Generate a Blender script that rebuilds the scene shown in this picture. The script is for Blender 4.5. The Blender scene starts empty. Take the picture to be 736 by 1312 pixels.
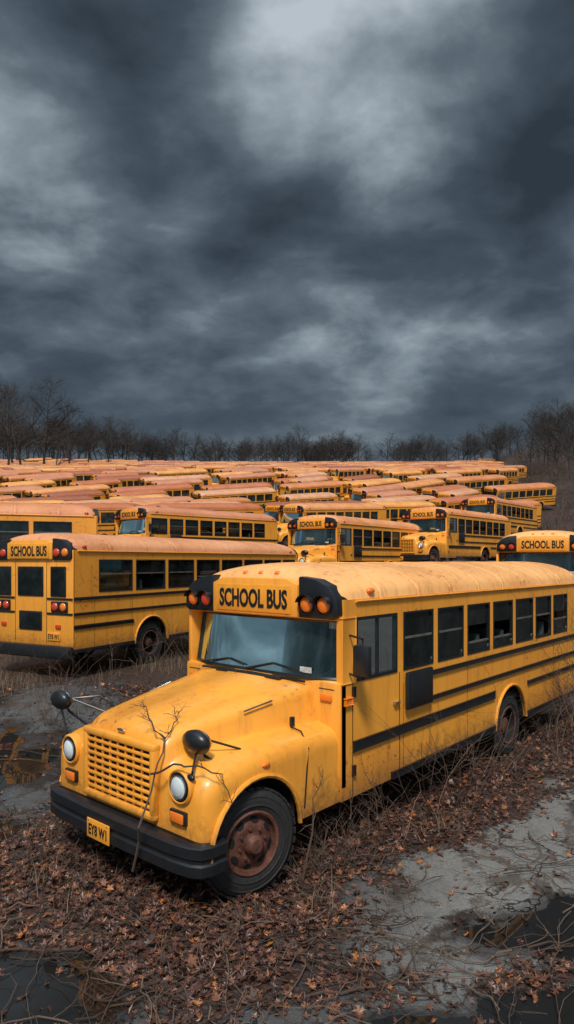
import bpy, bmesh, math, random
from mathutils import Vector, Matrix, noise
random.seed(7)
scene = bpy.context.scene
COL = scene.collection
R = math.radians

# ------------------------------------------------------------------ materials
def newmat(name):
    m = bpy.data.materials.new(name); m.use_nodes = True
    nt = m.node_tree; b = nt.nodes['Principled BSDF']
    return m, nt, b
def noise_n(nt, vec, scale, detail=4, rough=.55, dist=0):
    n = nt.nodes.new('ShaderNodeTexNoise')
    n.inputs['Scale'].default_value = scale; n.inputs['Detail'].default_value = detail
    n.inputs['Roughness'].default_value = rough; n.inputs['Distortion'].default_value = dist
    if vec is not None: nt.links.new(vec, n.inputs['Vector'])
    return n.outputs['Fac']
def ramp(nt, fac, stops):
    r = nt.nodes.new('ShaderNodeValToRGB'); e = r.color_ramp.elements
    while len(e) < len(stops): e.new(.5)
    for i, (p, c) in enumerate(stops):
        e[i].position = p
        if not isinstance(c, tuple): c = (c, c, c)
        e[i].color = (*c, 1)
    nt.links.new(fac, r.inputs['Fac']); return r.outputs['Color']
def mix(nt, fac, a, b, mode='MIX'):
    m = nt.nodes.new('ShaderNodeMix'); m.data_type = 'RGBA'; m.blend_type = mode
    for s, v in ((m.inputs[0], fac), (m.inputs[6], a), (m.inputs[7], b)):
        if isinstance(v, (int, float)): s.default_value = v
        elif isinstance(v, tuple): s.default_value = (*v, 1)
        else: nt.links.new(v, s)
    return m.outputs[2]
def math_n(nt, op, a, b=0, c=0, clamp=False):
    m = nt.nodes.new('ShaderNodeMath'); m.operation = op; m.use_clamp = clamp
    for s, v in zip(m.inputs, (a, b, c)):
        if isinstance(v, (int, float)): s.default_value = v
        else: nt.links.new(v, s)
    return m.outputs[0]
def bump(nt, b, h, strength=.3, dist=.02):
    n = nt.nodes.new('ShaderNodeBump'); n.inputs['Strength'].default_value = strength
    n.inputs['Distance'].default_value = dist
    nt.links.new(h, n.inputs['Height']); nt.links.new(n.outputs[0], b.inputs['Normal'])
def objcoord(nt, scale=(1, 1, 1), rnd=True):
    t = nt.nodes.new('ShaderNodeTexCoord'); mp = nt.nodes.new('ShaderNodeMapping')
    nt.links.new(t.outputs['Object'], mp.inputs['Vector']); mp.inputs['Scale'].default_value = scale
    if rnd:
        oi = nt.nodes.new('ShaderNodeObjectInfo')
        nt.links.new(math_n(nt, 'MULTIPLY', oi.outputs['Random'], 37.), mp.inputs['Location'])
    return mp.outputs[0]
MATS = []; MI = {}
def reg(m, key): MI[key] = len(MATS); MATS.append(m)

def paint(name, base=None, alt=None, usecol=False, rough=.30):
    m, nt, b = newmat(name)
    v = objcoord(nt); vs = objcoord(nt, (7, 7, .6))
    if usecol:
        oi = nt.nodes.new('ShaderNodeObjectInfo'); base = oi.outputs['Color']
        alt = mix(nt, 1., base, (.86, .74, .64), 'MULTIPLY')
    n1 = noise_n(nt, v, .8, 3, .55)
    col = mix(nt, ramp(nt, n1, [(.35, 0.), (.7, 1.)]), base, alt)
    st = noise_n(nt, vs, 1.6, 4, .6)
    col = mix(nt, ramp(nt, st, [(.52, 0.), (.82, .5)]), col, (.28, .11, .03))
    sep = nt.nodes.new('ShaderNodeSeparateXYZ'); t = nt.nodes.new('ShaderNodeTexCoord')
    nt.links.new(t.outputs['Object'], sep.inputs[0])
    sp = noise_n(nt, v, 13, 5, .72)
    low = ramp(nt, math_n(nt, 'ADD', math_n(nt, 'MULTIPLY', sep.outputs['Z'], .5), math_n(nt, 'MULTIPLY', sp, .40)), [(.42, .8), (.62, 0.)])
    if not usecol:
        col = mix(nt, low, col, (.12, .06, .03))
    rust = math_n(nt, 'MULTIPLY', ramp(nt, sp, [(.58, 0.), (.64, 1.)]), ramp(nt, n1, [(.54, 0.), (.64, .9)]))
    col = mix(nt, rust, col, (.15, .055, .024))
    wear = ramp(nt, math_n(nt, 'ADD', math_n(nt, 'MULTIPLY', sp, .6), math_n(nt, 'MULTIPLY', n1, .4)), [(.50, 0.), (.68, .4 if usecol else .18)])
    col = mix(nt, wear, col, (.34, .13, .04))
    nt.links.new(col, b.inputs['Base Color'])
    nt.links.new(ramp(nt, sp, [(.3, rough), (.7, rough + .28)]), b.inputs['Roughness'])
    b.inputs['Coat Weight'].default_value = .35 if not usecol else .12; b.inputs['Coat Roughness'].default_value = .15
    bump(nt, b, n1, .12, .05)
    reg(m, name); return m
paint('yellow', (.92, .385, .040), (.84, .325, .030))
paint('roof_paint', usecol=True, rough=.40)

def simple(name, col, rough=.5, metal=0, var=.5, nscale=8, bmp=0.):
    m, nt, b = newmat(name); v = objcoord(nt)
    n = noise_n(nt, v, nscale, 4, .65)
    c2 = tuple(x * (1 - var) for x in col)
    nt.links.new(mix(nt, ramp(nt, n, [(.35, 0.), (.7, 1.)]), col, c2), b.inputs['Base Color'])
    b.inputs['Roughness'].default_value = rough; b.inputs['Metallic'].default_value = metal
    if bmp: bump(nt, b, n, bmp, .01)
    reg(m, name); return m
simple('black', (.014, .016, .019), .34, 0, .4)
simple('tyre', (.026, .025, .025), .7, 0, .5, 20, .4)
simple('rust', (.15, .055, .034), .7, 0, .7, 12, .5)
simple('dark', (.008, .008, .008), .9)
simple('chrome', (.6, .6, .6), .2, 1, .3)
simple('sign', (.88, .36, .03), .5, 0, .2)
simple('seat', (.04, .06, .055), .7)
simple('alu', (.20, .19, .17), .5, .4)
simple('twig', (.11, .07, .045), .9)
simple('paper', (.6, .62, .62), .7)
def lamp(name, col):
    m, nt, b = newmat(name)
    b.inputs['Base Color'].default_value = (*col, 1); b.inputs['Roughness'].default_value = .15
    b.inputs['Coat Weight'].default_value = .6
    v = objcoord(nt)
    w = nt.nodes.new('ShaderNodeTexWave'); w.inputs['Scale'].default_value = 22; nt.links.new(v, w.inputs['Vector'])
    bump(nt, b, w.outputs['Fac'], .3, .004); reg(m, name)
lamp('amber', (.85, .20, .015)); lamp('red', (.55, .05, .015)); lamp('clear', (.62, .68, .7))
def glass(name, tint, op, da, db, ior=1.45):
    m = bpy.data.materials.new(name); m.use_nodes = True; nt = m.node_tree
    nt.nodes.clear(); out = nt.nodes.new('ShaderNodeOutputMaterial')
    tr = nt.nodes.new('ShaderNodeBsdfTransparent'); tr.inputs[0].default_value = (*tint, 1)
    gl = nt.nodes.new('ShaderNodeBsdfGlossy'); gl.inputs['Roughness'].default_value = .03
    gl.inputs[0].default_value = (.7, .95, .95, 1)
    df = nt.nodes.new('ShaderNodeBsdfDiffuse')
    v = objcoord(nt); n = noise_n(nt, v, 2.5, 4, .65)
    nt.links.new(mix(nt, ramp(nt, n, [(.4, 0.), (.7, 1.)]), da, db), df.inputs[0])
    fr = nt.nodes.new('ShaderNodeFresnel'); fr.inputs[0].default_value = ior
    m1 = nt.nodes.new('ShaderNodeMixShader'); m1.inputs[0].default_value = op
    nt.links.new(tr.outputs[0], m1.inputs[1]); nt.links.new(df.outputs[0], m1.inputs[2])
    m2 = nt.nodes.new('ShaderNodeMixShader'); nt.links.new(fr.outputs[0], m2.inputs[0])
    if op >= 1: nt.links.new(df.outputs[0], m2.inputs[1])
    else: nt.links.new(m1.outputs[0], m2.inputs[1])
    nt.links.new(gl.outputs[0], m2.inputs[2])
    nt.links.new(m2.outputs[0], out.inputs[0]); reg(m, name)
glass('windshield', (.72, .92, .92), .10, (.03, .08, .085), (.15, .23, .22), 1.55)
glass('sideglass', (.25, .3, .3), .3, (.015, .02, .022), (.07, .08, .08))
glass('farglass', (.0, .0, .0), 1.0, (.012, .016, .018), (.05, .06, .06))

# ------------------------------------------------------------------ mesh helpers
def commit(tmp, bm, mat, smooth=True, M=None):
    if M is not None: bmesh.ops.transform(tmp, matrix=M, verts=tmp.verts)
    bmesh.ops.recalc_face_normals(tmp, faces=tmp.faces)
    i = MI[mat]
    for f in tmp.faces: f.material_index = i; f.smooth = smooth
    me = bpy.data.meshes.new('t'); tmp.to_mesh(me); tmp.free(); bm.from_mesh(me); bpy.data.meshes.remove(me)
def box(bm, mat, x0, x1, y0, y1, z0, z1, bev=0, M=None, seg=2):
    t = bmesh.new(); bmesh.ops.create_cube(t, size=1)
    for v in t.verts:
        v.co = Vector((x0 if v.co.x < 0 else x1, y0 if v.co.y < 0 else y1, z0 if v.co.z < 0 else z1))
    if bev: bmesh.ops.bevel(t, geom=t.edges[:], offset=bev, segments=seg, affect='EDGES', profile=.5)
    commit(t, bm, mat, bool(bev), M)
def prism(bm, mat, pts, axis, a0, a1, bev=0, M=None):
    t = bmesh.new()
    def mk(p, a):
        if axis == 'y': return (p[0], a, p[1])
        if axis == 'x': return (a, p[0], p[1])
        return (p[0], p[1], a)
    A = [t.verts.new(mk(p, a0)) for p in pts]; B = [t.verts.new(mk(p, a1)) for p in pts]
    t.faces.new(A); t.faces.new(B[::-1])
    n = len(pts)
    for i in range(n): t.faces.new((A[i], A[(i + 1) % n], B[(i + 1) % n], B[i]))
    if bev: bmesh.ops.bevel(t, geom=t.edges[:], offset=bev, segments=2, affect='EDGES', profile=.5)
    commit(t, bm, mat, bool(bev), M)
def lathe(bm, mat, prof, seg=32, M=None):
    t = bmesh.new(); rings = []
    for r, a in prof:
        if r < 1e-4: rings.append([t.verts.new((0, a, 0))])
        else: rings.append([t.verts.new((r * math.cos(2 * math.pi * k / seg), a, r * math.sin(2 * math.pi * k / seg))) for k in range(seg)])
    for A, B in zip(rings, rings[1:]):
        for k in range(seg):
            a, a2, b, b2 = A[k % len(A)], A[(k + 1) % seg % len(A)], B[k % len(B)], B[(k + 1) % seg % len(B)]
            vs = []
            for q in (a, a2, b2, b):
                if q not in vs: vs.append(q)
            if len(vs) > 2: t.faces.new(vs)
    commit(t, bm, mat, True, M)
def tube(bm, mat, pts, r, seg=6, r1=None, M=None):
    t = bmesh.new(); rings = []; pts = [Vector(p) for p in pts]; n = len(pts)
    for i, p in enumerate(pts):
        d = (pts[min(i + 1, n - 1)] - pts[max(i - 1, 0)]).normalized()
        u = d.cross(Vector((0, 0, 1)));  u = u.normalized() if u.length > .05 else Vector((1, 0, 0))
        w = d.cross(u); rr = r if r1 is None else r + (r1 - r) * i / (n - 1)
        rings.append([t.verts.new(p + (u * math.cos(2 * math.pi * k / seg) + w * math.sin(2 * math.pi * k / seg)) * rr) for k in range(seg)])
    for A, B in zip(rings, rings[1:]):
        for k in range(seg): t.faces.new((A[k], A[(k + 1) % seg], B[(k + 1) % seg], B[k]))
    t.faces.new(rings[0]); t.faces.new(rings[-1][::-1])
    commit(t, bm, mat, True, M)
def ell(bm, mat, c, s, M=None, u=16, v=10):
    t = bmesh.new(); bmesh.ops.create_uvsphere(t, u_segments=u, v_segments=v, radius=1)
    for q in t.verts: q.co = Vector((q.co.x * s[0] + c[0], q.co.y * s[1] + c[1], q.co.z * s[2] + c[2]))
    commit(t, bm, mat, True, M)
def loft(bm, mat, secs, cap0=False, cap1=False, closed=False, M=None):
    t = bmesh.new(); rr = [[t.verts.new(p) for p in s] for s in secs]
    n = len(rr[0])
    for A, B in zip(rr, rr[1:]):
        for k in range(n if closed else n - 1): t.faces.new((A[k], A[(k + 1) % n], B[(k + 1) % n], B[k]))
    if cap0: t.faces.new(rr[0])
    if cap1: t.faces.new(rr[-1][::-1])
    commit(t, bm, mat, True, M)
def rivets(bm, mat, pts, nrm, r=.008):
    t = bmesh.new()
    for p, nn in zip(pts, nrm):
        p = Vector(p); nn = Vector(nn).normalized(); u = nn.orthogonal().normalized(); w = nn.cross(u)
        ring = [t.verts.new(p + (u * math.cos(k * math.pi / 3) + w * math.sin(k * math.pi / 3)) * r) for k in range(6)]
        top = t.verts.new(p + nn * r * .6)
        for k in range(6): t.faces.new((ring[k], ring[(k + 1) % 6], top))
    commit(t, bm, mat, True)
_tc = {}
def text(bm, mat, body, w, h, M, off=.012):
    key = (body, off)
    if key not in _tc:
        cu = bpy.data.curves.new('txt', 'FONT'); cu.body = body; cu.size = 1; cu.extrude = .01; cu.offset = off
        cu.resolution_u = 3
        o = bpy.data.objects.new('txt', cu); COL.objects.link(o)
        dg = bpy.context.evaluated_depsgraph_get(); me = bpy.data.meshes.new_from_object(o.evaluated_get(dg))
        bpy.data.objects.remove(o); _tc[key] = me
    t = bmesh.new(); t.from_mesh(_tc[key])
    xs = [v.co.x for v in t.verts]; ys = [v.co.y for v in t.verts]
    x0, x1, y0, y1 = min(xs), max(xs), min(ys), max(ys)
    for v in t.verts:
        v.co = Vector(((v.co.x - (x0 + x1) / 2) / (x1 - x0) * w, (v.co.y - (y0 + y1) / 2) / (y1 - y0) * h, v.co.z * .3))
    commit(t, bm, mat, False, M)
MF = lambda x, y, z: Matrix(((0, 0, -1, x), (-1, 0, 0, y), (0, 1, 0, z), (0, 0, 0, 1)))
MB = lambda x, y, z: Matrix(((0, 0, 1, x), (1, 0, 0, y), (0, 1, 0, z), (0, 0, 0, 1)))

# ------------------------------------------------------------------ bus
ZG, ZR = 2.57, .40
def rprof(hs=1, ys=1, n=18, add=0, zb=ZG):
    out = []
    for k in range(n + 1):
        a = math.pi * k / n; c, s = math.cos(a), math.sin(a)
        e = 2 / 2.35
        out.append((-(1.2 * ys + add) * math.copysign(abs(c) ** e, c), zb + (ZR * hs + add) * abs(s) ** e))
    return out
def wheel(bm, kind, cx, cy, s, steer=0, det=1):
    M = Matrix.Translation((cx, cy, .48)) @ Matrix.Rotation(steer, 4, 'Z') @ Matrix.Scale(s * -1, 4, (0, 1, 0))
    sg = 40 if det else 12
    lathe(bm, 'tyre', [(.27, -.10), (.29, -.135), (.34, -.15), (.42, -.145), (.455, -.125), (.478, -.09), (.482, 0), (.478, .09), (.455, .125), (.34, .15), (.27, .12)], sg, M)
    if det:
        for k in range(36):
            a = 2 * math.pi * k / 36
            Mk = M @ Matrix.Rotation(a, 4, 'Y')
            box(bm, 'tyre', .470, .488, -.12, -.035, -.028, .028, 0, Mk); box(bm, 'tyre', .476, .488, .035, .12, -.028, .028, 0, Mk)
        lathe(bm, 'tyre', [(.33, -.152), (.335, -.156), (.345, -.156), (.35, -.152)], sg, M)
        lathe(bm, 'tyre', [(.405, -.146), (.41, -.151), (.418, -.150), (.42, -.145)], sg, M)
    if kind == 'front':
        lathe(bm, 'rust', [(.30, -.125), (.275, -.15), (.255, -.14), (.25, -.09), (.235, -.085), (.17, -.12), (.15, -.125), (.12, -.12), (.095, -.12), (.085, -.19), (.06, -.215), (0, -.22)], sg, M)
        hole_r, hy = .2, -.104
    else:
        lathe(bm, 'rust', [(.30, -.125), (.275, -.15), (.255, -.14)], sg, M)
        lathe(bm, 'dark', [(.255, -.14), (.245, .0), (.20, .02), (.12, .02)], sg, M)
        lathe(bm, 'rust', [(.12, .02), (.11, -.09), (.08, -.11), (0, -.115)], sg, M)
        hole_r, hy = .2, .012
    if det:
        for k in range(8):
            a = 2 * math.pi * k / 8 + .2
            Mk = M @ Matrix.Rotation(a, 4, 'Y') @ Matrix.Translation((hole_r, hy, 0)) @ Matrix.Rotation(R(28) if kind == 'front' else 0, 4, 'Z') @ Matrix.Scale(1.35, 4, (0, 0, 1))
            lathe(bm, 'dark', [(.03, .0), (.03, -.008), (0, -.008)], 12, Mk)
            Mk = M @ Matrix.Rotation(a + .39, 4, 'Y') @ Matrix.Translation((.135, -.125 if kind == 'front' else .015, 0))
            lathe(bm, 'rust', [(.014, .0), (.014, -.022), (0, -.024)], 6, Mk)

def make_bus(hood=True, L=9.0, xr=5.57, pitch=.83, det=1, single=False, seed=0):
    rnd = random.Random(seed)
    parts = {}
    def P(k):
        if single: k = 'all'
        if k not in parts: parts[k] = bmesh.new()
        return parts[k]
    xf = 1.2 if hood else -1.05
    ra = .58
    SG = 'sideglass' if det else 'farglass'; WS = 'windshield' if det else 'farglass'
    PW = .12
    x0w = xf + 1.22
    nw = int((L - .2 - x0w) / pitch)
    for s in (-1, 1):
        yo, yi = s * 1.2, s * 1.16
        pts = [(xf, 1.72), (xf, .52)]
        arches = ([] if hood else [0.]) + [xr]
        for ax in arches:
            for k in range(0, 13):
                a = math.pi - math.pi * k / 12
                pts.append((ax + ra * math.cos(a), .52 + (ra) * math.sin(a)))
        pts += [(L, .52), (L, 1.72)]
        prism(P('body'), 'yellow', pts, 'y', yo, yi)
        box(P('body'), 'yellow', xf + .05, L, yi, yo, 2.40, ZG + .02)
        box(P('body'), 'yellow', xf + .02, xf + .26, yi - s*.02, yo, 1.72, 2.40, .012)
        box(P('body'), 'yellow', xf + 1.08, x0w, yi, yo, 1.72, 2.40)
        for i in range(nw):
            xa = x0w + i * pitch; xb = xa + pitch
            box(P('body'), 'yellow', xb - PW, xb if i < nw - 1 else L, yi, yo, 1.72, 2.40)
            xa2, xb2 = xa, xb - PW
            g = 'windows'; yg = s * 1.178
            fr = .022
            ya, yb = s * 1.165, s * 1.208
            if det:
                box(P(g), 'black', xa2, xb2, ya, yb, 1.72, 1.72 + fr + .01); box(P(g), 'black', xa2, xb2, ya, yb, 2.40 - fr, 2.40)
                box(P(g), 'black', xa2, xa2 + fr, ya, yb, 1.753, 2.377); box(P(g), 'black', xb2 - fr, xb2, ya, yb, 1.753, 2.377)
                for cx_, sx_ in ((xa2 + fr, 1), (xb2 - fr, -1)):
                    for cz_, sz_ in ((1.753, 1), (2.377, -1)):
                        prism(P(g), 'black', [(cx_, cz_), (cx_ + sx_ * .06, cz_), (cx_ + sx_ * .02, cz_ + sz_ * .02), (cx_, cz_ + sz_ * .06)], 'y', ya, s * 1.204)
                drop = rnd.choice([0, 0, 0, .12, .22])
                box(P(g), 'alu', xa2 + fr, xb2 - fr, ya, s * 1.195, 2.08 - drop, 2.105 - drop)
                if drop == 0 or rnd.random() < .7:
                    box(P(g), SG, xa2 + fr, xb2 - fr, yg - .002, yg + .002, 2.107, 2.376)
                if rnd.random() < .9:
                    box(P(g), SG, xa2 + fr, xb2 - fr, yg - .012 , yg - .008, 1.755, 2.078 - drop)
            else:
                box(P(g), SG, xa2, xb2, yg - .002, yg + .002, 1.72, 2.40)
        g = 'windows'
        a, b = xf + .26, xf + 1.08; z0 = 1.72
        ya, yb = s * 1.165, s * 1.21
        box(P(g), 'black', a, b, ya, yb, z0, z0 + .035); box(P(g), 'black', a, b, ya, yb, 2.365, 2.40)
        box(P(g), 'black', a, a + .03, ya, yb, z0 + .036, 2.364); box(P(g), 'black', b - .03, b, ya, yb, z0 + .036, 2.364)
        box(P(g), 'black', a + .42, a + .445, ya, s * 1.2, z0 + .036, 2.364)
        box(P(g), SG, a + .03, b - .03, s * 1.178, s * 1.182, z0 + .036, 2.364)
        for xx in (xf + .2, xf + 1.13):
            box(P('trim'), 'dark', xx, xx + .010, s * 1.199, s * 1.203, .53, 1.71)
        box(P('trim'), 'dark', xf + .21, xf + 1.13, s * 1.199, s * 1.203, .98, .988)
        box(P('trim'), 'chrome', xf + 1.0, xf + 1.1, s * 1.2, s * 1.23, 1.36, 1.385, .008)
        for zz in (1.62, .8): box(P('trim'), 'black', xf + .19, xf + .23, s * 1.2, s * 1.225, zz - .05, zz + .05, .006)
        if s == 1:
            box(P('windows'), SG, xf + .3, xf + 1.04, s * 1.204, s * 1.21, 1.05, 1.6)
        def rail(z, h, a, b, prj=.022):
            box(P('trim'), 'black', a, b, s * 1.2, s * (1.2 + prj), z - h / 2, z + h / 2, .006 if det else 0)
        rail(1.61, .06, x0w + .1, L)
        rail(1.30, .055, x0w + .1, L)
        if hood:
            rail(1.05, .11, xf + .2, xr - ra - .05)
        else:
            rail(1.02, .05, xr + ra + .05, L)
        rail(1.05, .06, xr + ra + .06, L)
        segs = [(xf + .95, xr - ra - .03), (xr + ra + .03, L)] if hood else [(ra + .05, xr - ra - .03), (xr + ra + .03, L)]
        for a, b in segs: rail(.56, .08, a, b)
        x = x0w
        while x < L - .3:
            if abs(x - xr) > ra + .08: box(P('trim'), 'dark', x, x + .005, s * 1.199, s * 1.2025, .61, 1.57)
            x += pitch * (2 if hood else 1)
        if det:
            pts = []; nr = []
            for z in (1.675, 1.345, 1.255, 2.43, 2.53):
                x = x0w - .1
                while x < L - .05: pts.append((x, s * 1.2, z)); nr.append((0, s, 0)); x += .085
            for i in range(nw):
                xb = x0w + (i + 1) * pitch - PW / 2
                for z in (1.8, 1.95, 2.1, 2.25, 2.36): pts.append((xb, s * 1.2, z)); nr.append((0, s, 0))
            rivets(P('trim'), 'yellow', pts, nr, .008)
        for ax in arches:
            tube(P('trim'), 'yellow', [(ax + (ra + .005) * math.cos(math.pi * k / 16), s * 1.205, .52 + (ra + .005) * math.sin(math.pi * k / 16)) for k in range(17)], .022)
            pr = [(ax + (ra - .012) * math.cos(math.pi * k / 12), .52 + (ra - .012) * math.sin(math.pi * k / 12)) for k in range(13)]
            loft(P('chassis'), 'dark', [[(p[0], s * 1.15, p[1]) for p in pr], [(p[0], s * .7, p[1]) for p in pr]])
        tube(P('trim'), 'yellow', [(xf + .25, s * 1.215, ZG), (L - .1, s * 1.215, ZG)], .016)
        ell(P('lamps'), 'amber', (xf + .55, s * 1.19, ZG + .1), (.07, .04, .035))
        ell(P('lamps'), 'red', (L - .3, s * 1.19, ZG + .09), (.06, .03, .03))
        box(P('lamps'), 'amber', xf + .05, xf + .17, s * 1.2, s * 1.225, 1.5, 1.57, .01)
    secs = []
    fr = [(0.0, .25, .93), (.03, .55, .955), (.09, .76, .972), (.2, .91, .99), (.38, .98, 1), (.6, 1, 1)]
    for dx, hs, ys in fr: secs.append([(xf + dx, y, z) for y, z in rprof(hs, ys)])
    for dx, hs, ys in reversed(fr): secs.append([(L - dx + .01, y, z) for y, z in rprof(hs, ys)])
    loft(P('roof'), 'roof_paint', secs, True, True)
    x = xf + .75; pts = []; nr = []
    while x < L - .4:
        pr = rprof(1, 1, 18, .009 if det else .016)
        loft(P('roof'), 'roof_paint', [[(x + dx, y, z + dz) for y, z in pr] for dx, dz in ((-.035, -.012), (-.03, 0), (.03, 0), (.035, -.012))])
        if det:
            for dxx in (-.055, .055):
                pp = rprof(1, 1, 60, .001)
                for j in range(1, 60):
                    y, z = pp[j]; y0, z0 = pp[j - 1]; y1, z1 = pp[j + 1]
                    pts.append((x + dxx, y, z)); nr.append((0, -(z1 - z0), (y1 - y0)))
        x += pitch
    if pts: rivets(P('roof'), 'roof_paint', pts, nr, .008)
    if det:
        for yy in (.35, -.35): box(P('roof'), 'roof_paint', xf + .6, L - .6, yy - .006, yy + .006, 2.93, ZG + ZR * (1 - abs(yy/1.2)**2.35)**(1/2.35) + .006)
    box(P('body'), 'yellow', xf + .01, xf + .3, -1.17, 1.17, 2.37, ZG + .03, .03)
    prism(P('body'), 'yellow', [(-.66, 2.39), (.66, 2.39), (.66, 2.74), (.5, 2.80), (-.5, 2.80), (-.66, 2.74)], 'x', xf - .06, xf + .15, .012)
    box(P('sign_board'), 'sign', xf - .07, xf - .055, -.58, .58, 2.42, 2.725, .004)
    text(P('sign_board'), 'black', 'SCHOOL BUS', 1.06, .215, MF(xf - .073, 0, 2.572), .03)
    for s in (-1, 1):
        prism(P('lamps'), 'black', [(s * .665, 2.385), (s * 1.13, 2.385), (s * 1.185, 2.43), (s * 1.175, 2.60), (s * 1.06, 2.735), (s * .9, 2.80), (s * .665, 2.83)], 'x', xf - .045, xf + .34, .02)
        for yy, c in ((.79, 'amber' if s < 0 else 'red'), (1.02, 'amber')):
            Mx = Matrix.Translation((xf - .045, s * yy, 2.535)) @ Matrix.Rotation(R(-90), 4, 'Z')
            lathe(P('lamps'), 'black', [(.098, .0), (.105, -.03), (.095, -.03)], 20, Mx)
            ell(P('lamps'), c, (xf - .05, s * yy, 2.535), (.045, .088, .088))
            vp = [(a, .103) for a in range(10, 171, 20)]
            loft(P('lamps'), 'black', [[(xf - dx, s * yy + r * math.cos(R(a)), 2.535 + r * math.sin(R(a))) for a, r in vp] for dx in (.05, .13)])
    for yy in (-.25, 0, .25): ell(P('lamps'), 'amber', (xf + .10, yy, 2.855), (.04, .05, .028))
    def ws(f, y):
        return xf - .03 + .11 * f + .16 * abs(y / 1.12) ** 5
    nyy = 24
    YY = [-1.12 + 2.24 * k / nyy for k in range(nyy + 1)]
    g = [[(ws((z - 1.75) / .61, y), y, z) for y in YY] for z in (1.75, 2.05, 2.36)]
    loft(P('windshield'), WS, g)
    for z in (1.75, 2.36):
        tube(P('windshield'), 'black', [(ws((z - 1.75) / .61, y) - .006, y, z) for y in YY], .024)
    for y in (-1.12, 1.12):
        tube(P('windshield'), 'black', [(ws(0, y) - .006, y, 1.75), (ws(1, y) - .006, y, 2.36)], .026)
    if det:
        tube(P('windshield'), 'black', [(ws(0, .1) - .03, .1, 1.77), (ws(.25, -.2) - .03, -.28, 1.86), (ws(.1, -.6) - .03, -.72, 1.80)], .011)
        tube(P('windshield'), 'black', [(ws(0, .5) - .03, .85, 1.77), (ws(.2, .2) - .03, .42, 1.85), (ws(.1, .1) - .03, .15, 1.8)], .010)
        box(P('windshield'), 'paper', ws(.12, -.72) - .012, ws(.12, -.72) - .008, -.82, -.66, 1.80, 1.86)
    if hood:
        box(P('body'), 'yellow', xf - .02, xf + .12, -1.2, 1.2, .62, 1.74, .035)
        for s in (-1, 1):
            box(P('lamps'), 'amber', xf - .045, xf - .015, s * 1.03 - .075, s * 1.03 + .075, 1.54, 1.61, .012)
            box(P('trim'), 'dark', xf - .024, xf - .019, s * 1.03 - .10, s * 1.03 + .10, 1.66, 1.668)
    else:
        box(P('body'), 'yellow', xf - .06, xf + .12, -1.2, 1.2, .55, 1.74, .05)
        box(P('trim'), 'black', xf - .08, xf - .05, -.5, .5, .8, 1.2, .01)
        box(P('bumper'), 'black', xf - .2, xf, -1.2, 1.2, .42, .66, .05)
        for s in (-1, 1):
            ell(P('lamps'), 'clear', (xf - .06, s * .85, 1.0), (.05, .1, .1)); box(P('lamps'), 'amber', xf - .08, xf - .05, s * .85 - .1, s * .85 + .1, 1.2, 1.27, .01)
    box(P('body'), 'yellow', L - .04, L + .012, -1.2, 1.2, .52, ZG + .02, .02)
    xb = L + .012
    def rwin(y0, y1, z0, z1):
        box(P('windows'), 'black', xb, xb + .022, y0 - .035, y1 + .035, z0 - .035, z1 + .035, .012)
        box(P('windows'), SG, xb + .022, xb + .026, y0, y1, z0, z1)
    rwin(-.34, .34, 1.68, 2.22); rwin(-.30, .30, .98, 1.30)
    for s in (-1, 1):
        rwin(min(s * .62, s * .98), max(s * .62, s * .98), 1.68, 2.22)
        box(P('trim'), 'dark', xb - .001, xb + .003, s * .46 - .005, s * .46 + .005, .7, 2.36)
        for yy, c in ((.72, 'red'), (.95, 'amber')):
            box(P('lamps'), 'black', xb, xb + .03, s * yy - .115, s * yy + .115, 1.33, 1.55, .02)
            ell(P('lamps'), c, (xb + .03, s * yy, 1.44), (.035, .085, .085))
        box(P('lamps'), 'red', xb, xb + .03, s * .8 - .07, s * .8 + .07, 1.0, 1.08, .01)
        prism(P('lamps'), 'black', [(s * .665, 2.385), (s * 1.13, 2.385), (s * 1.185, 2.43), (s * 1.175, 2.60), (s * 1.06, 2.735), (s * .9, 2.80), (s * .665, 2.83)], 'x', L - .33, L + .055, .02)
        for yy, c in ((.79, 'red'), (1.02, 'amber')): ell(P('lamps'), c, (L + .06, s * yy, 2.535), (.045, .088, .088))
        box(P('trim'), 'black', xb, xb + .016, min(s * .48, s * 1.19), max(s * .48, s * 1.19), 1.58, 1.62)
        box(P('trim'), 'black', xb, xb + .016, min(s * .48, s * 1.19), max(s * .48, s * 1.19), 1.28, 1.32)
    prism(P('body'), 'yellow', [(-.66, 2.40), (.66, 2.40), (.66, 2.74), (.5, 2.80), (-.5, 2.80), (-.66, 2.74)], 'x', L - .15, L + .06, .012)
    box(P('sign_board'), 'sign', L + .058, L + .072, -.58, .58, 2.42, 2.725, .004)
    text(P('sign_board'), 'black', 'SCHOOL BUS', 1.06, .215, MB(L + .074, 0, 2.572), .03)
    box(P('number_plate'), 'sign', xb, xb + .02, .5, .85, .75, .92, .004)
    text(P('number_plate'), 'black', 'EY8 W1', .3, .1, MB(xb + .022, .675, .835), .015)
    box(P('bumper'), 'black', L, L + .16, -1.22, 1.22, .40, .66, .04)
    box(P('chassis'), 'dark', xf + .1 if hood else xf + .6, L - .1, -1.14, 1.14, .86, .93)
    for s in (-1, 1): box(P('chassis'), 'dark', -.6, L - .1, s * .42 - .05, s * .42 + .05, .5, .72)
    box(P('chassis'), 'dark', -.5, xf, -.5, .5, .55, 1.1)
    for ax in (0, xr): tube(P('chassis'), 'rust', [(ax, -.9, .48), (ax, .9, .48)], .06, 10)
    for a in ((xf + 1.3, xr - 1.0) if det else ()): box(P('chassis'), 'black', a, a + .7, -1.05, -.6, .45, .85, .03)
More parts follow.
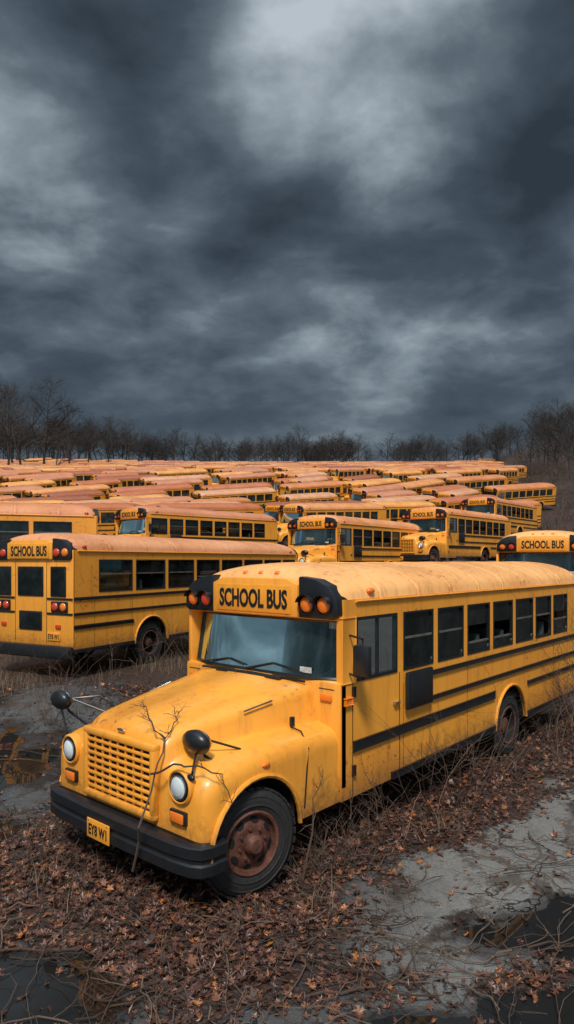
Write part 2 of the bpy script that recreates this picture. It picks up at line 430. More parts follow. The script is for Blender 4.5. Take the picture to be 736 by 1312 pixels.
    if det:
        x = xf + 1.7
        while x < L - .7:
            for s in (-1, 1):
                box(P('seats'), 'seat', x, x + .10, s * .65 - .45, s * .65 + .45, 1.0, 1.95, .03)
                box(P('seats'), 'seat', x - .42, x, s * .65 - .45, s * .65 + .45, 1.25, 1.4, .03)
            x += .85
        box(P('seats'), 'seat', xf + 1.0, xf + 1.1, -.85, -.4, 1.2, 2.15, .04)
        Mw = Matrix.Translation((xf + .42, -.62, 1.84)) @ Matrix.Rotation(R(-35), 4, 'Y')
        tube(P('seats'), 'black', [(.22 * math.cos(2 * math.pi * k / 20), .22 * math.sin(2 * math.pi * k / 20), 0) for k in range(21)], .014, 6, None, Mw)
        tube(P('seats'), 'black', [(-.22, 0, 0), (.22, 0, 0)], .012, 6, None, Mw); tube(P('seats'), 'black', [(0, 0, 0), (0, 0, -.5)], .02, 6, None, Mw)
        box(P('seats'), 'black', xf + .1, xf + .4, -1.1, 1.1, 1.35, 1.72, .05)
        box(P('seats'), 'seat', xf + .2, L - .1, -1.1, 1.1, .935, .95)
    if hood:
        secs = []
        xs = [-.62, -.61, -.59, -.56, -.52, -.47] + [-.42 + .06 * i for i in range(28)]
        xs = [x for x in xs if x < 1.19] + [1.19]
        for x in xs:
            f = (x + .62) / 1.82
            zt = 1.46 + .27 * f ** .85; w = .62 + .25 * f
            zf = 1.20 + .13 * math.sin(min(1, f * 1.6) * math.pi / 2) - .03 * f
            yf = 1.175; dd = 0
            if x < -.42:
                k = min(1, (-.42 - x) / .2); dd = .13 * (1 - math.sqrt(max(0, 1 - k * k)))
            zt -= dd * .9; w -= dd * .35; yf -= dd; zf -= dd * .9
            rr = .57
            zb = .50 + math.sqrt(max(0, rr * rr - x * x)) if abs(x) < rr else .52
            if x <= -rr: zb = .60
            zb = max(zb, .60 if x < 0 else .52)
            half = [(0, zt + .02), (w * .33, zt + .017), (w * .36, zt + .004), (w * .7, zt - .006), (w - .09, zt - .025), (w - .035, zt - .06), (w - .008, zt - .12), (w + .012, zf + .06), (w + .04, zf + .02), (w + .11, zf + .0),
                    (yf - .13, zf - .015), (yf - .07, zf - .045), (yf - .025, zf - .09), (yf - .005, zf - .15), (yf, zf - .2), (yf, (zf - .2 + zb) / 2 if zb < zf - .2 else zf - .21), (yf, min(zb, zf - .215))]
            secs.append([(x, -p[0], p[1]) for p in half[::-1]] + [(x, p[0], p[1]) for p in half[1:]])
        loft(P('hood'), 'yellow', secs, True, False)
        for s in (-1, 1):
            tube(P('hood'), 'yellow', [(.575 * math.cos(math.pi * k / 18), s * 1.18, .50 + .575 * math.sin(math.pi * k / 18)) for k in range(19)], .024)
            pr = [(.56 * math.cos(math.pi * k / 12), .50 + .56 * math.sin(math.pi * k / 12)) for k in range(13)]
            loft(P('hood'), 'dark', [[(p[0], s * 1.13, p[1]) for p in pr], [(p[0], s * .62, p[1]) for p in pr]])
            box(P('trim'), 'black', .75, .80, s * .905 - .02, s * .905 + .02, 1.33, 1.43, .01)
            tube(P('trim'), 'dark', [(.64, s * 1.178, .62), (.68, s * 1.178, 1.0), (.72, s * 1.165, 1.17), (.74, s * 1.05, 1.315), (.74, s * .92, 1.335)], .008)
            tube(P('trim'), 'chrome', [(.25, s * .742, 1.545), (.6, s * .79, 1.60)], .010)
            ell(P('lamps'), 'amber', (.1, s * 1.175, 1.16), (.05, .02, .025))
        tube(P('trim'), 'dark', [(1.10, y, 1.738 - .02 * abs(y)) for y in (-.80, -.6, 0, .6, .80)], .012)
        box(P('trim'), 'black', 1.03, 1.10, -.5, .5, 1.715, 1.742, .006)
        xg = -.625
        box(P('grille'), 'dark', xg - .02, xg + .05, -.50, .50, .76, 1.33)
        for (a, b, c, d) in ((-.56, .56, 1.31, 1.38), (-.56, .56, .71, .78)): box(P('grille'), 'yellow', xg - .06, xg + .03, a, b, c, d, .022)
        for a in (-.56, .49): box(P('grille'), 'yellow', xg - .058, xg + .03, a, a + .07, .74, 1.35, .022)
        for i in range(8): box(P('grille'), 'yellow', xg - .05, xg - .022, -.49, .49, .805 + i * .064, .833 + i * .064, .006)
        for i in range(1, 8): box(P('grille'), 'yellow', xg - .043, xg - .024, -.49 + i * .1225 - .008, -.49 + i * .1225 + .008, .78, 1.31)
        ell(P('grille'), 'chrome', (xg - .005, 0, 1.415), (.012, .06, .018))
        for s in (-1, 1):
            Mx = Matrix.Translation((xg - .005, s * .86, 1.08)) @ Matrix.Rotation(R(-90), 4, 'Z')
            lathe(P('lamps'), 'yellow', [(.155, .05), (.15, -.01), (.135, -.025), (.125, -.02)], 28, Mx)
            lathe(P('lamps'), 'black', [(.125, -.018), (.104, -.01), (.0, -.01)], 28, Mx)
            lathe(P('lamps'), 'chrome', [(.108, -.01), (.108, -.03), (.097, -.036), (.09, -.03)], 28, Mx)
            lathe(P('lamps'), 'clear', [(.093, -.028), (.07, -.043), (.035, -.052), (0, -.055)], 28, Mx)
            box(P('lamps'), 'black', xg - .025, xg + .02, s * .84 - .105, s * .84 + .105, .76, .875, .01)
            box(P('lamps'), 'amber', xg - .04, xg - .02, s * .84 - .085, s * .84 + .085, .775, .86, .01)
        path = [(-.42, 1.21), (-.58, 1.205), (-.67, 1.17), (-.72, 1.08), (-.75, .9), (-.765, .45), (-.77, 0)]
        path = path + [(x, -y) for x, y in path[-2::-1]]
        secs = []
        for i, (x, y) in enumerate(path):
            a = Vector(path[max(i - 1, 0)]); b = Vector(path[min(i + 1, len(path) - 1)]); d = (b - a).normalized()
            nn = Vector((d.y, -d.x))
            if nn.x > 0 and abs(y) < 1.1: nn = -nn
            if abs(y) >= 1.1 and nn.y * y < 0: nn = -nn
            secs.append([(x + nn.x * o, y + nn.y * o, z) for o, z in ((-.05, .40), (-.01, .40), (.012, .415), (.012, .50), (-.006, .515), (-.006, .545), (.012, .56), (.012, .645), (-.01, .66), (-.14, .66), (-.14, .64), (-.05, .62))])
        loft(P('bumper'), 'black', secs, True, True, True)
        box(P('bumper'), 'dark', -.66, -.45, -1.05, 1.05, .5, .66)
        box(P('number_plate'), 'sign', -.80, -.787, -.06, .30, .40, .58, .006)
        text(P('number_plate'), 'black', 'EY8 W1', .29, .10, MF(-.801, .12, .485), .02)
        for yy in (-.03, .27): ell(P('number_plate'), 'chrome', (-.802, yy, .565), (.004, .008, .008), None, 8, 6)
        for s in (-1, 1):
            c = Vector((-.40, s * (.80 if s < 0 else 1.45), 1.40 if s < 0 else 1.46))
            Mm = Matrix.Translation(c) @ Matrix.Rotation(R(-15), 4, 'Y')
            ell(P('mirrors'), 'black', (0, 0, 0), (.085, .165, .11), Mm)
            ell(P('mirrors'), 'chrome', (.035, 0, 0), (.06, .15, .098), Mm)
            b = Vector((-.30, s * 1.0, 1.2))
            tube(P('mirrors'), 'black', [c + Vector((.05, 0, -.06)), c + Vector((.10, 0, -.14)), b], .014)
            tube(P('mirrors'), 'black', [c + Vector((.07, -s * .03, .02)), b + Vector((.3, -s * .05, .08))], .011)
            tube(P('mirrors'), 'black', [c + Vector((0, 0, -.08)), (-.60, s * .98, 1.22), (-.62, s * .98, 1.10), (-.50, s * 1.1, 1.05)], .011)
            ell(P('mirrors'), 'black', (-.62, s * .98, 1.18), (.025, .05, .03))
            if s == 1: tube(P('mirrors'), 'black', [c + Vector((.05, 0, .0)), (-.1, s * 1.15, 1.5), (.1, s * 1.02, 1.3)], .011)
    box(P('mirrors'), 'black', xf + .05, xf + .13, -1.50, -1.30, 1.82, 2.14, .03)
    tube(P('mirrors'), 'black', [(xf + .15, -1.2, 1.82), (xf + .1, -1.4, 1.79), (xf + .1, -1.4, 1.84)], .012)
    tube(P('mirrors'), 'black', [(xf + .15, -1.2, 2.22), (xf + .1, -1.4, 2.2), (xf + .1, -1.4, 2.1)], .012)
    box(P('stop_arm'), 'black', xf + 1.22, xf + 1.82, -1.27, -1.222, 1.26, 1.70, .02)
    box(P('stop_arm'), 'black', xf + 1.27, xf + 1.77, -1.282, -1.268, 1.32, 1.64, .005)
    st = R(-14) if hood else 0
    wheel(P('wheel_front_left'), 'front', 0, -1.0, -1, st, det); wheel(P('wheel_front_right'), 'front', 0, 1.0, 1, st, det)
    wheel(P('wheel_rear_left'), 'rear', xr, -1.01, -1, 0, det); wheel(P('wheel_rear_right'), 'rear', xr, 1.01, 1, 0, det)
    out = {}
    for k, bm in parts.items():
        me = bpy.data.meshes.new(k); bm.to_mesh(me); bm.free()
        for m in MATS: me.materials.append(m)
        me.set_sharp_from_angle(angle=R(38))
        out[k] = me
    return out

# ------------------------------------------------------------------ placement
def rot2(a, x, y): return (x * math.cos(a) - y * math.sin(a), x * math.sin(a) + y * math.cos(a))
BUSES = []
def place(variant, corner, lc, ang, z, col):
    a = R(ang); dx, dy = rot2(a, *lc); BUSES.append((variant, (corner[0] - dx, corner[1] - dy), a, z, col))
YR = (.95, .50, .18, 1); SAL = (.68, .28, .12, 1); PK = (.62, .26, .13, 1)
BUSES.append(('A', (-1.14, 6.62), R(49), 0., YR))
place('F', (-4.25, 13.1), (8.8, 1.2), -118, .62, (.78, .36, .17, 1))
place('A', (1.94, 25.6), (1.2, -1.2), 53, 1.88, (.78, .35, .15, 1))
place('A', (5.75, 18.1), (1.2, 1.2), 64, .85, YR)
place('A', (7.4, 30.5), (1.2, -1.2), 50, 2.60, (.76, .32, .13, 1))
place('A', (13.6, 43), (1.2, -1.2), 50, 4.30, PK)
place('A', (-5.9, 27.5), (1.2, -1.2), 46, 2.40, PK)
place('F', (-6.4, 21.3), (8.8, 1.2), 22, 1.70, SAL)

def footprint_d(bx, by, a, x, y, x0=-.8, x1=9.1, hw=1.25):
    dx, dy = x - bx, y - by; lx, ly = rot2(-a, dx, dy)
    ex = max(x0 - lx, 0, lx - x1); ey = max(abs(ly) - hw, 0); return math.hypot(ex, ey)
def sstep(a, b, x):
    t = min(1, max(0, (x - a) / (b - a))); return t * t * (3 - 2 * t)
def base_h(x, y):
    k = 3.0; u = (y - 10.5) / k
    h = .158 * k * (math.log1p(math.exp(u)) if u < 30 else u)
    h -= 2.0 * math.exp(-((y - 58) / 24) ** 2)
    if y > 262: h = .158 * 251.5 + (y - 262) * .02
    h += 26 * sstep(.22, .5, x / max(y, 1)) * sstep(180, 330, y)
    h += 8 * sstep(-.1, -.4, x / max(y, 1)) * sstep(200, 330, y)
    return h
def terr(x, y):
    h = base_h(x, y)
    if y > 0 and y < 60:
        ws = 0; hs = 0; wm = 0
        for v, (bx, by), a, z, c in BUSES:
            d = footprint_d(bx, by, a, x, y)
            if d < 3.0:
                w = (1 - sstep(.2, 3.0, d)) ; ws += w * w; hs += w * w * z; wm = max(wm, w)
        if ws > 0: h = h * (1 - wm) + hs / ws * wm
    h += .03 * noise.noise((x * .7, y * .7, 0)) * (1 if y > 9 else .4)
    return h

mA = make_bus(True, 9.0, 5.57, .83, 1, False, 3)
mF = make_bus(False, 8.8, 6.4, 1.15, 1, False, 5)
FAR = [make_bus(True, 9.0, 5.57, .83, 0, True, 11)['all'], make_bus(True, 7.0, 4.4, .83, 0, True, 13)['all'], make_bus(False, 7.6, 5.3, 1.0, 0, True, 12)['all']]

for v, (bx, by), a, z, c in BUSES:
    root = bpy.data.objects.new('school_bus', None); COL.objects.link(root)
    root.location = (bx, by, z); root.rotation_euler = (0, 0, a); root.empty_display_size = .5
    for k, me in (mA if v == 'A' else mF).items():
        o = bpy.data.objects.new(k, me); COL.objects.link(o); o.parent = root; o.color = c

dist_root = bpy.data.objects.new('distant_school_buses', None); COL.objects.link(dist_root)
cols = [(.64, .25, .10, 1), (.52, .17, .07, 1), (.74, .33, .12, 1), (.36, .11, .05, 1), (.80, .38, .11, 1), (.58, .25, .14, 1), (.68, .36, .20, 1)]
nfar = 0
ha = R(40); rnd = random.Random(4)
for i in range(-80, 80):
    for j in range(-60, 110):
        lx = i * 10.0 + (j % 3) * 2.6 + rnd.uniform(-1.2, 1.2); ly = j * 4.1 + rnd.uniform(-.4, .4)
        x, y = rot2(ha, lx, ly); y += 20
        if y < 34 or y > 228 or x < -.50 * y - 10 or x > .29 * y + 3: continue
        if rnd.random() < .10: continue
        ang = ha + .16 * math.sin(i * 2.1) + rnd.gauss(0, .06) + (math.pi if rnd.random() < .12 else 0)
        cx, cy = rot2(ang, 4, 0); cx += x; cy += y
        ok = all(footprint_d(bx, by, a, x + t * (cx - x), y + t * (cy - y)) > 1.9 for v, (bx, by), a, z, c in BUSES for t in (-.2, .5, 1, 1.6, 2.2))
        if not ok: continue
        zc = base_h(x, y)
        gy = (base_h(x, y + 3) - base_h(x, y - 3)) / 6
        nv = Vector((0, -gy, 1)).normalized()
        X = Vector((math.cos(ang), math.sin(ang), 0)); X = (X - nv * X.dot(nv)).normalized(); Y = nv.cross(X)
        M = Matrix((( X.x, Y.x, nv.x, x), (X.y, Y.y, nv.y, y), (X.z, Y.z, nv.z, zc - .03), (0, 0, 0, 1)))
        o = bpy.data.objects.new('school_bus', rnd.choice([FAR[0], FAR[1], FAR[1], FAR[2]])); COL.objects.link(o)
        o.matrix_world = M; o.color = rnd.choice(cols)
        if y > 95: o.parent = dist_root; o.name = 'bus'
        nfar += 1
print('far buses', nfar)

# ------------------------------------------------------------------ litter function + ground
def puddle(x, y):
    n = noise.noise((x * .9, y * .9, 20)) + .5 * noise.noise((x * 2.4, y * 2.4, 21))
    best = -1
    for cx, cy, rx, ry in ((-4.6, 9.2, 1.5, 1.5), (-3.4, 7.0, 1.0, .6), (-2.2, 4.5, 1.2, .55), (2.6, 5.2, 1.2, .6), (2.0, 4.2, .9, .5), (4.4, 7.6, 1.0, .7), (-6.8, 11.5, 1.6, .9), (.9, 4.0, .5, .3), (3.4, 6.2, .6, .35)):
        best = max(best, 1 - math.hypot((x - cx) / rx, (y - cy) / ry))
    return max(0, min(1, .5 + best * 1.1 + n * .45))
def litter(x, y):
    v, (bx, by), a, z, c = BUSES[0]
    d = footprint_d(bx, by, a, x, y)
    n = noise.noise((x * .55, y * .55, 3)) + .5 * noise.noise((x * 1.6, y * 1.6, 9))
    v1 = 1.20 - d / 1.25 + n * .6
    v2 = sstep(8.5, 11.5, y + .35 * x) * .95 + n * .35 if x > -3 else sstep(10, 15, y) * .9 + n * .6
    v3 = (.70 - math.hypot((x + .3) * .55, (y - 4.9)) * .7) + n * .85
    v4 = .04 + n * .95
    l = max(v1, v2, v3, v4)
    l -= .75 * sstep(.45, .75, puddle(x, y)) * sstep(.2, .9, d)
    return max(0, min(1, l))
def axis(lo, hi, a, b, fine, g=1.18):
    c = [a]
    while c[-1] < b: c.append(c[-1] + fine)
    s = fine
    while c[-1] < hi: s *= g; c.append(c[-1] + s)
    s = fine; pre = []; q = a
    while q > lo: s *= g; q -= s; pre.append(q)
    return pre[::-1] + c
XS = axis(-600, 600, -11, 12, .14, 1.13); YS = axis(-120, 900, 2.5, 20, .14, 1.06)
verts = [(x, y, terr(x, y)) for y in YS for x in XS]
nx = len(XS)
faces = [(j * nx + i, j * nx + i + 1, (j + 1) * nx + i + 1, (j + 1) * nx + i) for j in range(len(YS) - 1) for i in range(nx - 1)]
me = bpy.data.meshes.new('ground'); me.from_pydata(verts, [], faces)
at = me.attributes.new('litter', 'FLOAT', 'POINT'); at.data.foreach_set('value', [litter(v[0], v[1]) for v in verts])
at = me.attributes.new('puddle', 'FLOAT', 'POINT'); at.data.foreach_set('value', [puddle(v[0], v[1]) for v in verts])
me.polygons.foreach_set('use_smooth', [True] * len(faces))
g = bpy.data.objects.new('ground', me); COL.objects.link(g)
m, nt, b = newmat('wet_asphalt_and_leaf_litter')
tc = nt.nodes.new('ShaderNodeTexCoord'); V = tc.outputs['Object']
sx = nt.nodes.new('ShaderNodeSeparateXYZ'); nt.links.new(V, sx.inputs[0])
att = nt.nodes.new('ShaderNodeAttribute'); att.attribute_name = 'litter'
atp = nt.nodes.new('ShaderNodeAttribute'); atp.attribute_name = 'puddle'
n0 = noise_n(nt, V, .55, 4, .6); n1 = noise_n(nt, V, 2.4, 6, .68); n2 = noise_n(nt, V, 26, 4, .7); n3 = noise_n(nt, V, 110, 2, .6)
right = ramp(nt, math_n(nt, 'ADD', math_n(nt, 'MULTIPLY', sx.outputs['X'], .25), math_n(nt, 'MULTIPLY', n0, .6)), [(.42, 0.), (.62, 1.)])
asph = mix(nt, ramp(nt, n1, [(.3, 0.), (.7, 1.)]), mix(nt, right, (.045, .048, .052), (.13, .13, .125)), mix(nt, right, (.11, .115, .115), (.30, .295, .275)))
asph = mix(nt, ramp(nt, n3, [(.45, 0.), (.62, .55)]), asph, (.05, .05, .048))
asph = mix(nt, ramp(nt, n2, [(.55, 0.), (.7, .5)]), asph, (.26, .255, .24))
vo = nt.nodes.new('ShaderNodeTexVoronoi'); vo.feature = 'DISTANCE_TO_EDGE'; vo.inputs['Scale'].default_value = .95
dv = nt.nodes.new('ShaderNodeVectorMath'); dv.operation = 'MULTIPLY_ADD'
nn = nt.nodes.new('ShaderNodeTexNoise'); nn.inputs['Scale'].default_value = 1.3; nn.inputs['Detail'].default_value = 5; nt.links.new(V, nn.inputs['Vector'])
nt.links.new(nn.outputs['Color'], dv.inputs[0]); dv.inputs[1].default_value = (2.0, 2.0, 2.0); nt.links.new(V, dv.inputs[2])
nt.links.new(dv.outputs[0], vo.inputs['Vector'])
crack = math_n(nt, 'MULTIPLY', ramp(nt, vo.outputs['Distance'], [(.004, 1.), (.015, 0.)]), ramp(nt, n0, [(.42, 0.), (.5, 1.)]))
asph = mix(nt, crack, asph, (.012, .011, .01))
asph = mix(nt, ramp(nt, math_n(nt, 'ADD', n1, math_n(nt, 'MULTIPLY', n2, .3)), [(.64, 0.), (.74, .8)]), asph, (.045, .032, .023))
wsum = math_n(nt, 'ADD', atp.outputs['Fac'], math_n(nt, 'MULTIPLY', math_n(nt, 'SUBTRACT', n1, .5), .9))
damp = ramp(nt, wsum, [(.30, 0.), (.50, 1.)])
wet = ramp(nt, wsum, [(.56, 0.), (.60, 1.)])
asph = mix(nt, damp, asph, mix(nt, 1., asph, (.34, .35, .36), 'MULTIPLY'))
asph = mix(nt, wet, asph, (.014, .013, .012))
vl = nt.nodes.new('ShaderNodeTexVoronoi'); vl.inputs['Scale'].default_value = 17; nt.links.new(V, vl.inputs['Vector'])
leafc = mix(nt, ramp(nt, vl.outputs['Color'], [(.1, 0.), (.9, 1.)]), (.035, .018, .014), (.13, .060, .040))
leafc = mix(nt, ramp(nt, n2, [(.42, .85), (.62, 0.)]), leafc, (.012, .008, .006))
leafc = mix(nt, ramp(nt, n0, [(.35, 0.), (.75, .5)]), leafc, (.07, .050, .036))
lf = math_n(nt, 'ADD', att.outputs['Fac'], math_n(nt, 'MULTIPLY', math_n(nt, 'SUBTRACT', n1, .5), 1.3))
lf = ramp(nt, math_n(nt, 'ADD', lf, math_n(nt, 'MULTIPLY', math_n(nt, 'SUBTRACT', n2, .5), .8)), [(.38, 0.), (.55, 1.)])
nt.links.new(mix(nt, lf, asph, leafc), b.inputs['Base Color'])
rr = mix(nt, damp, (.55, .55, .55), (.20, .20, .20)); rr = mix(nt, wet, rr, (.02, .02, .02)); rr = mix(nt, lf, rr, (.50, .50, .50))
nt.links.new(rr, b.inputs['Roughness'])
h = math_n(nt, 'ADD', math_n(nt, 'ADD', math_n(nt, 'MULTIPLY', n3, .25), math_n(nt, 'MULTIPLY', n2, .45)), math_n(nt, 'MULTIPLY', crack, -.6))
hw = mix(nt, wet, h, (.2, .2, .2))
hl = math_n(nt, 'ADD', math_n(nt, 'MULTIPLY', n2, 1.6), math_n(nt, 'MULTIPLY', vl.outputs['Distance'], 1.2))
bump(nt, b, mix(nt, lf, hw, hl), .8, .03)
me.materials.append(m)

# ------------------------------------------------------------------ fallen leaves
def mk_obj(name, verts, faces, mat, smooth=False):
    me = bpy.data.meshes.new(name); me.from_pydata(verts, [], faces); me.materials.append(mat)
    if smooth: me.polygons.foreach_set('use_smooth', [True] * len(faces))
    o = bpy.data.objects.new(name, me); COL.objects.link(o); return o
def islandmat(name, stops, rough=.75):
    m, nt, b = newmat(name); gi = nt.nodes.new('ShaderNodeNewGeometry')
    nt.links.new(ramp(nt, gi.outputs['Random Per Island'], stops), b.inputs['Base Color']); b.inputs['Roughness'].default_value = rough
    return m
leafm = islandmat('dead_leaf', [(0, (.03, .015, .012)), (.35, (.075, .031, .021)), (.7, (.13, .055, .033)), (.93, (.22, .09, .045)), (1, (.42, .15, .035))], .42)
star = []
for k in range(22):
    a = 2 * math.pi * k / 22
    r = (.45 + .55 * abs(math.cos(2.5 * a)) ** 1.5) * (1 if k % 2 == 0 else .68)
    star.append((math.cos(a) * r, math.sin(a) * r))
V_, F_ = [], []
rl = random.Random(9); cnt = 0; tries = 0
while cnt < 19000 and tries < 260000:
    tries += 1
    y = 3.2 + (rl.random() ** 1.5) * 9.5; x = rl.uniform(-.52 * y - .8, .52 * y + 1.2)
    l = litter(x, y)
    if rl.random() > max(.04, (l - .15) * 1.3) : continue
    s = rl.uniform(.02, .055); s *= 1.4 if rl.random() < .06 else 1
    z = terr(x, y) + .006 + rl.random() * .05 * l
    M = Matrix.Translation((x, y, z)) @ Matrix.Rotation(rl.uniform(0, 6.3), 4, 'Z') @ Matrix.Rotation(rl.gauss(0, .4), 4, 'X') @ Matrix.Rotation(rl.gauss(0, .4), 4, 'Y')
    b0 = len(V_); cu = rl.uniform(-.1, .9); asp = rl.uniform(.6, 1)
    V_.append(M @ Vector((0, 0, 0)))
    for px, py in star: V_.append(M @ Vector((px * s, py * s * asp, cu * s * (px * px * 1. + .4 * py * py * rl.uniform(.4, 1.6)))))
    for k in range(22): F_.append((b0, b0 + 1 + k, b0 + 1 + (k + 1) % 22))
    cnt += 1
mk_obj('fallen_leaves', V_, F_, leafm)

# ------------------------------------------------------------------ twigs, brush, grass
def add_tube(V, F, pts, r0, r1, seg=3):
    n = len(pts); b0 = len(V)
    for i, p in enumerate(pts):
        d = (pts[min(i + 1, n - 1)] - pts[max(i - 1, 0)])
        d = d.normalized() if d.length > 1e-6 else Vector((0, 0, 1))
        u = d.orthogonal().normalized(); w = d.cross(u); r = r0 + (r1 - r0) * i / (n - 1)
        for k in range(seg):
            a = 2 * math.pi * k / seg; V.append(p + (u * math.cos(a) + w * math.sin(a)) * r)
    for i in range(n - 1):
        for k in range(seg):
            F.append((b0 + i * seg + k, b0 + i * seg + (k + 1) % seg, b0 + (i + 1) * seg + (k + 1) % seg, b0 + (i + 1) * seg + k))
def branchy(V, F, p, d, L, r, lev, rnd, droop=0., wig=.25, seg=3, kids=(2, 4), nseg=4):
    pts = [p.copy()]; q = p.copy(); dd = d.copy()
    for i in range(nseg):
        dd = (dd + Vector((rnd.gauss(0, wig), rnd.gauss(0, wig), rnd.gauss(0, wig) - droop)) * .5).normalized()
        q = q + dd * L / nseg; pts.append(q.copy())
    add_tube(V, F, pts, r, r * .55, seg if lev > 1 else 3)
    if lev <= 0: return
    for k in range(rnd.randint(*kids)):
        t = rnd.uniform(.25, 1); i = min(nseg - 1, int(t * nseg)); pp = pts[i].lerp(pts[i + 1], t * nseg - i)
        ax = Vector((rnd.gauss(0, 1), rnd.gauss(0, 1), rnd.gauss(0, .4))).normalized()
        nd = (dd * .75 + ax * .75 + Vector((0, 0, .15 - droop))).normalized()
        branchy(V, F, pp, nd, L * rnd.uniform(.5, .75), r * .5, lev - 1, rnd, droop, wig, seg, kids, nseg)
twm = islandmat('dead_twig', [(0, (.03, .02, .016)), (.5, (.08, .05, .035)), (1, (.16, .11, .08))], .9)
grm = islandmat('dry_grass_blade', [(0, (.06, .04, .025)), (.5, (.15, .10, .06)), (1, (.26, .19, .12))], .9)
V_, F_ = [], []; rt = random.Random(21)
for k in range(800):
    y = 3.4 + rt.random() ** 1.4 * 10; x = rt.uniform(-.5 * y - .5, .5 * y + 1)
    if litter(x, y) < .12 and rt.random() < .65: continue
    if footprint_d(*BUSES[0][1], BUSES[0][2], x, y, -.6, 9, 1.0) <= 0: continue
    a = rt.uniform(0, 6.3); pts = []; q = Vector((x, y, 0)); L = rt.uniform(.3, 1.7)
    for i in range(12):
        pts.append(Vector((q.x, q.y, terr(q.x, q.y) + .02 + .06 * abs(math.sin(i * .8 + k)) * rt.random())))
        a += rt.gauss(0, .38); q = q + Vector((math.cos(a), math.sin(a), 0)) * L / 11
    add_tube(V_, F_, pts, rt.uniform(.003, .008), .0015, 4)
    if rt.random() < .35:
        p = pts[4]; branchy(V_, F_, p, Vector((rt.gauss(0, 1), rt.gauss(0, 1), .25)).normalized(), .3, .004, 1, rt)
mk_obj('fallen_twigs', V_, F_, twm)
V_, F_ = [], []; rb = random.Random(31)
def shrub(x, y, hgt, n, r=.006, lev=2, spread=.5):
    z = terr(x, y)
    for i in range(n):
        d = Vector((rb.gauss(0, spread), rb.gauss(0, spread), 1)).normalized()
        branchy(V_, F_, Vector((x + rb.gauss(0, .12), y + rb.gauss(0, .12), z - .02)), d, hgt * rb.uniform(.6, 1.1), r, lev, rb, .05, .3)
bo = BUSES[0][1]; ba = BUSES[0][2]
def busxy(lx, ly):
    dx, dy = rot2(ba, lx, ly); return bo[0] + dx, bo[1] + dy
for lx, ly, hh, n in ((.6, -1.45, .4, 8), (.9, -1.45, .5, 8), (1.2, -1.4, .5, 8), (1.6, -1.4, .6, 6), (2.0, -1.45, .8, 5), (2.7, -1.5, 1.3, 6), (3.2, -1.45, 1.2, 6), (3.8, -1.5, .9, 6), (4.6, -1.55, .7, 6), (5.4, -1.5, .5, 6), (6.4, -1.6, .9, 7), (6.9, -1.6, 1.3, 9), (7.3, -1.6, 1.7, 10), (7.9, -1.7, 2.1, 12), (8.5, -1.9, 2.3, 12), (8.3, -2.6, 1.6, 10), (9.2, -2.2, 2.2, 10),
                      (6, -2.2, .5, 5), (5.0, -2.3, .45, 4), (3.4, -2.2, .4, 4), (7.0, -2.4, .8, 6), (-.75, -1.3, .25, 7), (-.9, 0, .22, 7), (-.9, .5, .25, 7), (-.9, -.6, .25, 7), (-.3, -1.4, .2, 6), (.35, -1.5, .25, 6), (-.9, .9, .3, 7)):
    x, y = busxy(lx, ly); shrub(x, y, hh, n)
for k in range(80):
    y = rb.uniform(11, 24); x = rb.uniform(-.55 * y, .55 * y)
    if min(footprint_d(bx, by, a, x, y) for v, (bx, by), a, z, c in BUSES) < .25: continue
    shrub(x, y, rb.uniform(.5, 1.3), 4)
mk_obj('dead_brush', V_, F_, twm)
V_, F_ = [], []; rv = random.Random(12)
def bl(lx, ly, z):
    x, y = busxy(lx, ly); return Vector((x, y, z))
for path in (((-.80, -.45, .30), (-.86, -.62, .75), (-.74, -.62, 1.15), (-.60, -.60, 1.42), (-.42, -.52, 1.52), (-.25, -.38, 1.56)),
             ((-.74, -.62, 1.15), (-.72, -.85, 1.28), (-.62, -1.05, 1.30), (-.5, -1.22, 1.22), (-.45, -1.3, 1.0)),
             ((-.60, -.60, 1.42), (-.62, -.45, 1.55), (-.55, -.28, 1.66)),
             ((.5, -1.3, .05), (.62, -1.28, .4), (.72, -1.24, .7), (.85, -1.24, .95))):
    pts = []
    P_ = [bl(*p) for p in path]
    for a_, b_ in zip(P_, P_[1:]):
        for t in (0, .33, .66): pts.append(a_.lerp(b_, t) + Vector((rv.gauss(0, .012), rv.gauss(0, .012), rv.gauss(0, .012))))
    pts.append(P_[-1]); add_tube(V_, F_, pts, .011, .004, 5)
    for k in range(6):
        branchy(V_, F_, rv.choice(pts[3:]), Vector((rv.gauss(0, .6) - .3, rv.gauss(0, .6) - .3, .5)).normalized(), .11, .004, 1, rv, 0, .3)
mk_obj('dead_vine', V_, F_, twm)
V_, F_ = [], []
